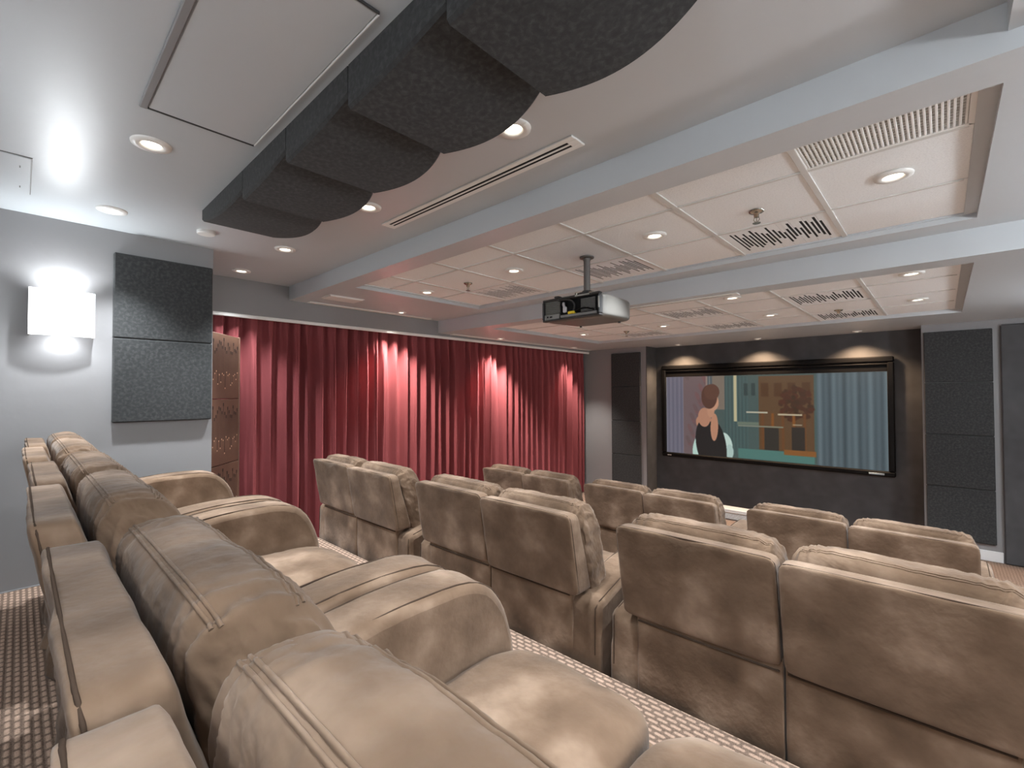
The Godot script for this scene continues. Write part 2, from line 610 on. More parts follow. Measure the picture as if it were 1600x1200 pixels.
func build_screen() -> void:
	var x0 := -3.13
	var x1 := -0.392
	var y0 := -0.962
	var y1 := 0.401
	var t := thing("projection_screen", "wide cinema screen in a black frame showing a woman in a dark dress", "screen", V((x0 + x1) / 2.0, y0, -6.735))
	var w := x1 - x0
	var h := y1 - y0
	var hw := w / 2.0
	var fr := Shape.new()
	var side := 0.062
	var low := 0.058
	var top := 0.17
	fr.box(V(-hw, 0, 0), V(hw, low, 0.05), 0.012); fr.box(V(-hw, h - 0.065, 0), V(hw, h, 0.05), 0.012)
	fr.box(V(-hw, low, 0), V(-hw + side, h - 0.065, 0.05), 0.012); fr.box(V(hw - side, low, 0), V(hw, h - 0.065, 0.05), 0.012)
	part("frame", fr, M.black, t)
	part("masking", Shape.new().box(V(-hw + side, h - top, 0.004), V(hw - side, h - 0.065, 0.018), 0.002), M.black, t)
	part("roller_tube", Shape.new().tube([V(-hw + side, h - 0.085, 0.022), V(hw - side, h - 0.085, 0.022)], 0.016, 10), M.black, t)
	var im := paint_picture()
	var pm := mat(Color(0.02, 0.02, 0.02), 0.35)
	pm.emission_enabled = true
	pm.emission_texture = ImageTexture.create_from_image(im)
	pm.emission = Color.BLACK
	pm.emission_energy_multiplier = 0.55
	var ps := Shape.new()
	var a := V(-hw + side, low, 0.012)
	var b := V(hw - side, h - top, 0.012)
	ps.v = PackedVector3Array([a, V(b.x, b.y, a.z), V(b.x, a.y, a.z), a, V(a.x, b.y, a.z), V(b.x, b.y, a.z)])
	ps.g = PackedInt32Array([1, 1, 1, 1, 1, 1])
	ps.uv = PackedVector2Array([Vector2(0, 1), Vector2(1, 0), Vector2(1, 1), Vector2(0, 1), Vector2(0, 0), Vector2(1, 0)])
	part("picture", ps, pm, t, "glowing film picture with grey drapes at the edges")
	var bd := Shape.new()
	bd.box(V(a.x, a.y - 0.004, 0.01), V(b.x, a.y + 0.003, 0.016)); bd.box(V(a.x, b.y - 0.003, 0.01), V(b.x, b.y + 0.004, 0.016))
	bd.box(V(a.x - 0.004, a.y, 0.01), V(a.x + 0.003, b.y, 0.016)); bd.box(V(b.x - 0.003, a.y, 0.01), V(b.x + 0.004, b.y, 0.016))
	part("picture_edge", bd, mat(Color(0.35, 0.37, 0.38), 0.4), t)
	part("maker_plate", Shape.new().box(V(hw - 0.24, 0.016, 0.05), V(hw - 0.10, 0.036, 0.053), 0.001), mat(Color(0.62, 0.68, 0.74), 0.3, 0.5), t, "small pale blue plate at the lower right")
	var mk := part("maker_mark", Shape.new().box(V(-hw + 0.09, 0.018, 0.05), V(-hw + 0.125, 0.031, 0.052)).box(V(-hw + 0.13, 0.018, 0.05), V(-hw + 0.15, 0.031, 0.052)), mat(Color(0.75, 0.75, 0.75), 0.4), t, "tiny white marks at the lower left")
	mk.set_meta("kind", "stuff")
	var al := AreaLight3D.new()
	al.name = "screen_light"
	t.add_child(al)
	al.position = V(0, h * 0.45, 0.06) * S
	al.rotation.y = PI
	al.area_size = Vector2(w * 0.9, h * 0.75) * S
	al.light_color = Color(0.8, 0.9, 0.95)
	al.light_energy = 0.12
	al.shadow_enabled = true


func fill(im: Image, x0: float, y0: float, x1: float, y1: float, c: Color) -> void:
	var w := im.get_width()
	var h := im.get_height()
	im.fill_rect(Rect2i(int(x0 * w), int(y0 * h), maxi(1, int((x1 - x0) * w)), maxi(1, int((y1 - y0) * h))), c)


func oval(im: Image, cx: float, cy: float, rx: float, ry: float, c: Color, lean := 0.0) -> void:   # fractions of the picture
	var w := im.get_width()
	var h := im.get_height()
	for y in range(maxi(0, int((cy - ry) * h)), mini(h, int((cy + ry) * h) + 1)):
		for x in range(maxi(0, int((cx - rx * 1.8) * w)), mini(w, int((cx + rx * 1.8) * w) + 1)):
			var dy := (float(y) / h - cy) / ry
			var dx := (float(x) / w - cx - lean * dy * rx) / rx
			if dx * dx + dy * dy < 1.0:
				im.set_pixel(x, y, c)


func paint_picture() -> Image:   # a plain film still of our own: a woman in a dark dress before a furnished room
	var im := Image.create(640, 272, false, Image.FORMAT_RGB8)
	im.fill(Color8(66, 82, 80))
	for k in 60:      # drapes left and right
		var f := k / 60.0
		var s := 0.5 + 0.5 * sin(f * 43.0) * sin(f * 17.0 + 1.0)
		fill(im, f * 0.10, 0, f * 0.10 + 0.004, 1, Color8(84, 84, 98).lerp(Color8(114, 112, 124), s))
		fill(im, 0.74 + f * 0.26, 0, 0.74 + f * 0.26 + 0.006, 1, Color8(56, 68, 74).lerp(Color8(92, 106, 112), s))
	fill(im, 0.10, 0, 0.255, 1, Color8(100, 86, 88))
	for k in 26:
		oval(im, 0.12 + 0.13 * fmod(k * 0.618, 1.0), fmod(k * 0.37, 1.0), 0.012, 0.05, Color8(92 + (k * 5) % 16, 79, 80), 0.6)
	fill(im, 0.225, 0, 0.235, 1, Color8(128, 112, 106))
	fill(im, 0.235, 0, 0.26, 1, Color8(76, 84, 88))
	fill(im, 0.245, 0, 0.249, 1, Color8(134, 134, 130))
	fill(im, 0.26, 0, 0.325, 0.42, Color8(112, 102, 92))
	for k in 14:
		fill(im, 0.325 + k * 0.0085, 0.02, 0.329 + k * 0.0085, 0.95, Color8(66, 92, 92) if k % 2 else Color8(52, 74, 76))
	fill(im, 0.37, 0.0, 0.387, 0.56, Color8(172, 164, 132))
	fill(im, 0.387, 0.56, 0.64, 0.60, Color8(96, 108, 96))
	for k in 3:
		fill(im, 0.42 + k * 0.035, 0.1, 0.44 + k * 0.035, 0.25, Color8(48, 62, 62))
	fill(im, 0.49, 0.02, 0.73, 0.88, Color8(86, 64, 44))
	for k in 4:
		fill(im, 0.50 + k * 0.06, 0.10, 0.535 + k * 0.06, 0.26, Color8(74, 50, 32))
	var tr := RandomNumberGenerator.new()
	tr.seed = 12
	for k in 90:
		var an := tr.randf() * TAU
		var ra := sqrt(tr.randf())
		oval(im, 0.655 + 0.068 * ra * cos(an), 0.33 + 0.19 * ra * sin(an), 0.008 + 0.008 * tr.randf(), 0.025, Color8(54 + int(tr.randf() * 20.0), 40, 28), tr.randf() - 0.5)
	for k in 5:       # furniture
		fill(im, 0.50 + k * 0.046, 0.45, 0.513 + k * 0.046, 0.86, Color8(116, 72, 34) if k % 2 else Color8(96, 62, 36))
	fill(im, 0.515, 0.62, 0.58, 0.88, Color8(46, 44, 40))
	fill(im, 0.635, 0.60, 0.69, 0.90, Color8(44, 40, 36))
	fill(im, 0.43, 0.435, 0.53, 0.455, Color8(168, 164, 146))
	fill(im, 0.575, 0.455, 0.68, 0.475, Color8(170, 160, 136))
	fill(im, 0.64, 0.57, 0.68, 0.58, Color8(180, 176, 160))
	fill(im, 0.39, 0.60, 0.60, 0.615, Color8(120, 124, 110))
	fill(im, 0.39, 0.88, 0.73, 1.0, Color8(72, 110, 104))
	fill(im, 0.60, 0.86, 0.735, 0.92, Color8(122, 80, 42))
	# the woman
	oval(im, 0.205, 0.86, 0.05, 0.22, Color8(168, 196, 186), -0.5)
	oval(im, 0.325, 0.83, 0.034, 0.13, Color8(176, 196, 188), 0.3)
	oval(im, 0.345, 0.93, 0.02, 0.09, Color8(160, 182, 176))
	oval(im, 0.22, 0.60, 0.05, 0.11, Color8(164, 120, 98), 0.2)
	oval(im, 0.235, 0.86, 0.066, 0.32, Color8(30, 32, 33), 0.25)
	oval(im, 0.275, 0.90, 0.055, 0.34, Color8(30, 32, 33), 0.2)
	oval(im, 0.215, 0.52, 0.034, 0.12, Color8(164, 120, 98))
	oval(im, 0.268, 0.64, 0.02, 0.17, Color8(170, 124, 100), -0.1)
	oval(im, 0.25, 0.42, 0.02, 0.10, Color8(172, 128, 104))
	oval(im, 0.262, 0.33, 0.03, 0.105, Color8(178, 134, 110))
	oval(im, 0.242, 0.26, 0.042, 0.15, Color8(78, 54, 46))
	oval(im, 0.256, 0.20, 0.040, 0.10, Color8(86, 60, 50))
	im.resize(230, 98, Image.INTERPOLATE_LANCZOS)
	im.resize(640, 272, Image.INTERPOLATE_CUBIC)
	# soft film grain
	var rng := RandomNumberGenerator.new()
	rng.seed = 9
	for y in 272:
		for x in 640:
			var c := im.get_pixel(x, y)
			var d := (rng.randf() - 0.5) * 0.02
			im.set_pixel(x, y, Color(c.r + d, c.g + d, c.b + d) * 1.0)
	return im


func build_curtain() -> void:
	var z0 := -0.90
	var z1 := -6.36
	var t := thing("curtain", "long wine red pleated curtain covering the side wall", "curtain", V(-4.36, FLOOR, z0))
	var s := Shape.new()
	var n := 46
	var length := z0 - z1
	var top := 0.655 - FLOOR
	var f := func(u: float, v: float) -> Vector3:
		var wob := noise.get_noise_2d(u * 9.0, 0.0) * 0.9 + noise.get_noise_2d(u * 60.0, v * 0.7) * 0.16
		var ph := TAU * (u * n + wob)
		var hgt := v
		var pinch := smoothstep(0.86, 0.985, hgt)
		var amp := lerpf(0.056, 0.034, pinch) * (0.75 + 0.5 * absf(noise.get_noise_2d(u * 31.0, 3.0)) * 2.0)
		var cleft := pow(0.5 - 0.5 * cos(ph + 0.25 * sin(ph)), 3.5)
		var x := amp * (1.0 - 2.1 * cleft) + sin(ph * 2.0 + 0.6) * amp * 0.1
		x += noise.get_noise_2d(u * 140.0, v * 3.0) * 0.006
		var zz := -u * length + sin(ph) * 0.014 * (1.0 - pinch)
		return V(x, 0.012 + v * (top - 0.012), zz)
	s.grid(n * 16, 26, f)
	part("cloth", s, M.curtain, t)
	var hm := Shape.new()
	hm.grid(n * 16, 1, func(u, v):
		var q: Vector3 = f.call(u, lerpf(0.965, 0.999, v))
		return q + V(0.004, 0, 0))
	part("heading_tape", hm, M.curtain, t)
	var r := Shape.new()
	r.box(V(-4.272, 0.632, -0.875), V(-4.25, 0.6615, -6.42), 0.004)
	tag(setting_free("curtain_rail", r, M.white), "long white rail above the wine red curtain", "curtain rail")


func downlight(x: float, y: float, z: float, label: String, on := 1.0, angle := DOWN_ANGLE, r := 0.063, energy := DOWN_E, c := NEUTRAL, soft := 0.7) -> void:
	var t := thing("downlight", label, "downlight", V(x, y, z), "recessed round downlights")
	part("trim_ring", Shape.new().lathe([Vector2(r * 1.02, 0.0), Vector2(r, -0.006), Vector2(r * 0.62, -0.009), Vector2(r * 0.5, -0.004), Vector2(r * 0.5, 0.0)], V(0, 0, 0), 32), M.white, t)
	part("lens", Shape.new().lathe([Vector2(r * 0.5, -0.003), Vector2(r * 0.3, -0.0045), Vector2(0.0, -0.005)], V(0, 0, 0), 24), M.lamp if on > 0.0 else M.lamp_dim, t)
	if on > 0.0:
		spot(t, V(0, -0.02, 0), Vector3.DOWN, energy * on, angle, soft, c, 0.03)


func build_lights() -> void:
	downlight(-2.19, CEIL, -0.335, "white downlight beside the corner of the large ceiling access panel")
	downlight(-3.13, CEIL, -0.32, "white downlight on the ceiling above the lit wall lamp")
	downlight(-3.155, CEIL, -1.19, "white downlight just past the end of the dark ceiling baffles")
	downlight(-3.96, CEIL, -1.17, "white downlight above the brown perforated screen, near the left pillar")
	downlight(-1.115, CEIL, -1.205, "white downlight half hidden by the second baffle from the near end")
	downlight(-2.13, CEIL, -1.21, "white downlight half hidden by the two farthest ceiling baffles")
	downlight(-0.1, CEIL, -0.33, "white downlight on the rear ceiling right above the camera, out of frame", 0.48)
	downlight(-0.09, CEIL, -1.21, "white downlight on the rear ceiling, out of frame at the right end of its row")
	var mid := ["rightmost", "second from right", "third from right", "leftmost"]
	var mx := [-0.13, -1.14, -2.19, -3.2]
	for k in 4:
		downlight(mx[k], TILE, -2.37, "%s of the four glowing downlights in the nearer tile tray" % mid[k])
	var pos := [[-0.128, -3.705, "downlight in the near right corner of the far tile tray"], [-0.13, -4.79, "downlight at the right end of the far tray, its second row"], [-1.16, -3.705, "downlight by the white slot vent of the far tile tray"], [-1.165, -4.79, "downlight between two pairs of slotted panels in the far tray"], [-2.2, -4.77, "downlight just right of and beyond the projector in the far tray"], [-3.24, -4.77, "downlight at the left edge of the far tray, below the projector"]]
	for q in pos:
		downlight(q[0], TILE2, q[1], q[2])
	for q: Array in [[-4.05, SOFFIT, -2.675, "downlight close to the curtain, near the flat white ceiling speaker"], [-4.1, SOFFIT2, -4.18, "nearer of two downlights over the far half of the curtain"], [-4.12, SOFFIT2, -5.8, "downlight in the far left ceiling corner at the curtain's end"]]:
		downlight(q[0], q[1], q[2], q[3], 1.3 if q[2] < -5.0 else 2.4, 40.0 if q[2] < -5.0 else 50.0, 0.05, DOWN_E, WARM)
	var nm := ["left", "middle", "right"]
	for k in 3:
		downlight([-2.79, -1.74, -0.70][k], SOFFIT2, -6.52, "%s one of three downlights grazing the black wall above the screen" % nm[k], 0.8, 62.0, 0.045, DOWN_E, Color(1.0, 0.84, 0.68))
	# lamps on the walls: one in view, its fellows on the walls behind the camera
	sconce(V(-3.507, 0.31, -0.158), 0.0, "square white glowing wall lamp on the grey left wall")
	sconce(V(-2.0, 0.31, 1.0), PI / 2.0, "white wall lamp on the back wall behind the camera, left one", 0.7)
	sconce(V(0.1, 0.31, 1.0), PI / 2.0, "white wall lamp on the back wall behind the camera, right one", 0.9)
	sconce(V(1.6, 0.31, -0.6), PI, "white wall lamp on the right wall beside the camera", 2.5)
	sconce(V(1.6, 0.2, -2.4), PI, "white wall lamp on the right wall beside the middle seats", 2.6)
	sconce(V(1.6, 0.1, -4.6), PI, "white wall lamp on the right wall near the screen", 2.2)


func sconce(at: Vector3, turn: float, label: String, e := SCONCE_E) -> void:   # faces +x before its turn
	var t := thing("wall_sconce", label, "wall lamp", at, "white wall lamps")
	t.rotation.y = turn
	var h := 0.244
	var w := 0.128
	var d := Shape.new()
	var arc := func(u: float) -> Vector3: return V(0.075 + 0.02 * (1.0 - pow(u * 2.0 - 1.0, 2.0)), 0, lerpf(w, -w, u))
	d.grid(16, 2, func(u, v): return arc.call(u) + V(0, v * h, 0))
	d.grid(16, 2, func(u, v): return arc.call(1.0 - u) + V(-0.005, v * h, 0))
	part("shade", d, M.sconce, t, "white glowing curved front")
	var b := Shape.new()
	part("side_plate", b.box(V(0, 0.0, -w), V(0.075, h, -w + 0.006)), M.white, t)
	part("side_plate", Shape.new().box(V(0, 0.0, w - 0.006), V(0.075, h, w)), M.white, t)
	part("wall_plate", Shape.new().box(V(0, 0.04, -0.08), V(0.012, h - 0.04, 0.08), 0.003), M.white, t)
	spot(t, V(0.045, h - 0.01, 0), V(0.06, 1, 0), e * 0.85, 78.0, 0.5, COOL, 0.05)
	spot(t, V(0.045, 0.01, 0), V(0.06, -1, 0), e * 0.35, 75.0, 0.5, COOL, 0.05)
	omni(t, V(0.14, h / 2.0, 0), e * 0.4, COOL, 0.1)


func build_left_wall_things() -> void:
	for k in 2:
		var y0: float = [0.324, -0.166][k]
		var h: float = [0.494, 0.49][k]
		var t := thing("acoustic_panel", "%s of the two dark velvet panels on the left pillar" % ["upper", "lower"][k], "wall panel", V(-3.507, y0, -0.612), "velvet panels on the left wall")
		part("panel_face", soft_panel(0.245, h / 2.0 - 0.001, 0.042, 1), M.velvet, t)
	# folding screen of brown laser-cut squares
	var t := thing("perforated_screen", "tall brown lacquered screen of slotted squares standing against the curtain's near end", "room divider", V(-4.21, FLOOR, -1.225))
	t.rotation.y = -atan2(0.651, 0.759)     # its length runs back towards the pillar
	# local x from 0 (curtain end) to +0.52
	var yy := 0.105
	for k in 4:
		var o := part("square_panel", Shape.new().box(V(0, yy + k * 0.4985, -0.008), V(0.51, yy + k * 0.4985 + 0.494, 0.008), 0.003), M.wood, t)
		var sl := Shape.new()
		var ho := Shape.new()
		var rng := RandomNumberGenerator.new()
		rng.seed = 40
		for j in 22:
			var x := 0.03 + j * 0.0215
			var up := 0.34 + rng.randf() * 0.12
			var lo := 0.06 + rng.randf() * 0.16
			for sd in [-1.0, 1.0]:
				sl.box(V(x - 0.0025, yy + k * 0.4985 + lo, sd * 0.0075), V(x + 0.0025, yy + k * 0.4985 + up, sd * 0.0088))
				sl.box(V(x - 0.007, yy + k * 0.4985 + up - 0.012, sd * 0.0078), V(x + 0.007, yy + k * 0.4985 + up + 0.012, sd * 0.0092), 0.0006)
				ho.box(V(x - 0.005, yy + k * 0.4985 + lo - 0.008, sd * 0.0078), V(x + 0.005, yy + k * 0.4985 + lo + 0.002, sd * 0.0092), 0.0006)
		var a := part("slots", sl, mat(Color(0.16, 0.11, 0.09), 0.7), o)
		a.set_meta("kind", "stuff")
		a = part("slot_ends", ho, mat(Color(0.78, 0.66, 0.55), 0.4), o)
		a.set_meta("kind", "stuff")
	var fr := Shape.new()
	fr.box(V(-0.012, 0, -0.012), V(0, yy + 1.995, 0.012), 0.003); fr.box(V(0.51, 0, -0.012), V(0.522, yy + 1.995, 0.012), 0.003)
	part("frame", fr, M.wood, t)
	part("foot", Shape.new().box(V(-0.012, 0, -0.1), V(0.02, 0.03, 0.1), 0.004), M.wood, t)
	part("foot", Shape.new().box(V(0.49, 0, -0.1), V(0.522, 0.03, 0.1), 0.004), M.wood, t)


func build_clouds() -> void:
	var nth := ["farthest and smallest-looking", "second farthest", "middle", "second nearest", "nearest"]
	for k in 5:
		var x0: float = [-2.80, -2.165, -1.70, -1.245, -0.795, -0.345][k]
		var x1: float = [-2.80, -2.165, -1.70, -1.245, -0.795, -0.345][k + 1]
		var t := thing("ceiling_baffle", "%s of five dark velvet baffles hanging under the ceiling" % nth[k], "ceiling baffle", V(x0, CEIL, -0.642), "velvet ceiling baffles")
		var s := Shape.new()
		var w := x1 - x0 - 0.005
		var rim := func(u: float, q: int) -> Vector3:      # q walks round the section: rear top, rear bottom, front bottom, front top
			var d: float = 0.128 - 0.042 * u + 0.008 * sin(PI * u)
			if k == 0:
				d -= 0.072 * pow(1.0 - u, 2.0)
			var front := 0.358 + 0.062 * (1.0 - pow(u * 2.0 - 1.0, 2.0))
			var at: Vector2 = [Vector2(0, 0), Vector2(0, d - 0.008), Vector2(0.008, d), Vector2(front - 0.008, d), Vector2(front, d - 0.008), Vector2(front, 0)][q]
			return V(u * w, -at.y, -at.x)
		for i in 5:
			s.grid(20, 1 if i != 2 else 6, func(u, v): return (rim.call(u, i) as Vector3).lerp(rim.call(u, i + 1), v))
		for e in [0.0, 1.0]:
			var p := []
			for q in 6:
				p.append(rim.call(e, q))
			s.poly_out(p, V(w / 2.0, -0.05, -0.18))
		part("velvet_cover", s, M.velvet, t)


func build_ceiling_things() -> void:
	# ceiling access panels
	var t := thing("access_panel", "large grey access panel in the ceiling beside the dark baffles", "access panel", V(-1.462, CEIL, -0.433))
	part("panel_door", Shape.new().box(V(-0.444, -0.006, -0.168), V(0.444, -0.001, 0.150), 0.003), M.ceil, t)
	part("panel_frame", Shape.new().box(V(-0.453, -0.010, 0.152), V(0.452, 0, 0.174), 0.003), M.wall, t, "pale sloping edge strip")
	part("panel_gap", Shape.new().box(V(-0.453, -0.0072, -0.172), V(-0.4455, 0, 0.152), 0.001), M.dark, t)
	part("panel_gap", Shape.new().box(V(0.4455, -0.0072, -0.172), V(0.451, 0, 0.152), 0.001), M.dark, t)
	part("panel_bead", Shape.new().box(V(-0.445, -0.008, -0.174), V(0.445, 0, -0.169), 0.001), M.white, t)
	t = thing("access_panel", "small grey access panel with two latches at the photo's left edge", "access panel", V(-2.918, CEIL, 0.09))
	part("panel_door", Shape.new().box(V(-0.244, -0.006, -0.116), V(0.244, -0.001, 0.116), 0.002), M.ceil, t)
	part("panel_gap", Shape.new().box(V(-0.247, -0.002, -0.119), V(0.247, 0, 0.119)), M.steel, t)
	for q in [-0.14, 0.13]:
		part("latch", Shape.new().box(V(q - 0.012, -0.0075, -0.086), V(q + 0.012, -0.006, -0.082), 0.0005), M.steel, t)
	# cover plate
	t = thing("cover_plate", "small plain white disc on the ceiling in front of the left pillar", "cover plate", V(-3.15, CEIL, -0.743))
	part("disc", Shape.new().lathe([Vector2(0.047, 0), Vector2(0.047, -0.014), Vector2(0.042, -0.018), Vector2(0, -0.018)], V(0, 0, 0), 28, false), M.white, t)
	# slot diffusers
	diffuser(-2.293, -0.985, -1.382, -1.468, CEIL, "white two-slot air vent along the rear ceiling, beside the baffles")
	diffuser(-1.95, -1.03, -3.385, -3.455, SOFFIT2, "white slot air vent before the far tile tray, right of the projector")
	# speaker on the soffit
	t = thing("ceiling_speaker", "flat white rectangular speaker on the soffit before the curtain", "speaker", V(-3.83, SOFFIT, -1.93))
	part("grille", Shape.new().box(V(-0.085, -0.012, -0.15), V(0.085, -0.003, 0.15), 0.006), M.white, t)
	part("frame", Shape.new().box(V(-0.095, -0.004, -0.16), V(0.095, 0, 0.16), 0.002), M.trim, t)
	# air grille in the near tray
	t = thing("air_grille", "white louvred return air grille at the right end of the nearer tile tray", "air vent", V(-0.147, TILE, -1.944))
	var fr := Shape.new()
	fr.box(V(-0.231, -0.002, -0.136), V(0.231, 0.014, -0.125), 0.002); fr.box(V(-0.231, -0.002, 0.125), V(0.231, 0.014, 0.136), 0.002)
	fr.box(V(-0.231, -0.002, -0.125), V(-0.22, 0.014, 0.125), 0.002); fr.box(V(0.22, -0.002, -0.136), V(0.239, 0.014, 0.136), 0.002)
	part("frame", fr, M.white, t)
	part("backing", Shape.new().box(V(-0.222, 0.0085, -0.126), V(0.24, 0.018, 0.136)), mat(Color(0.72, 0.72, 0.71), 0.8), t)
	var sm := Shape.new().box(V(-0.0035, 0.0, -0.125), V(0.0035, 0.009, 0.125), 0.001).mesh()
	for k in 32:
		part("slat", sm, M.white, t).position = V(-0.2155 + k * 0.0139, 0, 0) * S
	var cm := Shape.new().box(V(-0.22, 0.004, -0.0015), V(0.22, 0.0088, 0.0015)).mesh()
	for k in 12:
		part("cross_slat", cm, M.white, t).position = V(0, 0, -0.11 + k * 0.02) * S
	# sprinklers
	sprinkler(V(-0.634, TILE, -2.387), "chrome sprinkler head in the nearer tray, above a slotted panel")
	sprinkler(V(-2.71, TILE, -2.4), "chrome sprinkler head in the nearer tray, left of the projector")
	sprinkler(V(-0.66, TILE2, -4.93), "sprinkler head between two slotted panels in the far tray")
	sprinkler(V(-2.72, TILE2, -4.9), "sprinkler head just below the projector in the far tray")


func diffuser(x0: float, x1: float, z0: float, z1: float, y: float, label: String) -> void:
	var t := thing("slot_diffuser", label, "air vent", V((x0 + x1) / 2.0, y, (z0 + z1) / 2.0), "white slot air vents")
	var hx := (x1 - x0) / 2.0
	var hz := (z0 - z1) / 2.0
	var s := Shape.new()
	var g := 0.0065
	var q := hz * 0.27
	s.box(V(-hx, -0.008, -hz), V(hx, 0, -q - g), 0.002); s.box(V(-hx, -0.008, q + g), V(hx, 0, hz), 0.002)
	s.box(V(-hx + 0.04, -0.008, -q + g), V(hx - 0.04, 0, q - g), 0.001)
	s.box(V(-hx, -0.008, -q - g), V(-hx + 0.04, 0, q + g), 0.001); s.box(V(hx - 0.04, -0.008, -q - g), V(hx, 0, q + g), 0.001)
	part("frame", s, M.white, t)
	part("slot_backing", Shape.new().box(V(-hx + 0.03, -0.0062, -q - g * 1.5), V(hx - 0.03, -0.0005, q + g * 1.5)), M.void, t)


func sprinkler(at: Vector3, label: String) -> void:
	var t := thing("sprinkler_head", label, "sprinkler", at, "ceiling sprinkler heads")
	part("escutcheon", Shape.new().lathe([Vector2(0.034, 0), Vector2(0.032, -0.006), Vector2(0.02, -0.012), Vector2(0.012, -0.012), Vector2(0.011, -0.03), Vector2(0, -0.03)], V(0, 0, 0), 24), M.chrome, t)
	var f := Shape.new()
	f.tube([V(-0.009, -0.028, 0), V(-0.013, -0.042, 0), V(0, -0.056, 0)], 0.002, 6); f.tube([V(0.009, -0.028, 0), V(0.013, -0.042, 0), V(0, -0.056, 0)], 0.002, 6)
	f.tube([V(0, -0.03, 0), V(0, -0.054, 0)], 0.0022, 6)
	part("frame", f, M.chrome, t)
	part("deflector", Shape.new().lathe([Vector2(0.0, -0.054), Vector2(0.018, -0.056), Vector2(0.018, -0.0585), Vector2(0, -0.0585)], V(0, 0, 0), 18, false), M.chrome, t)


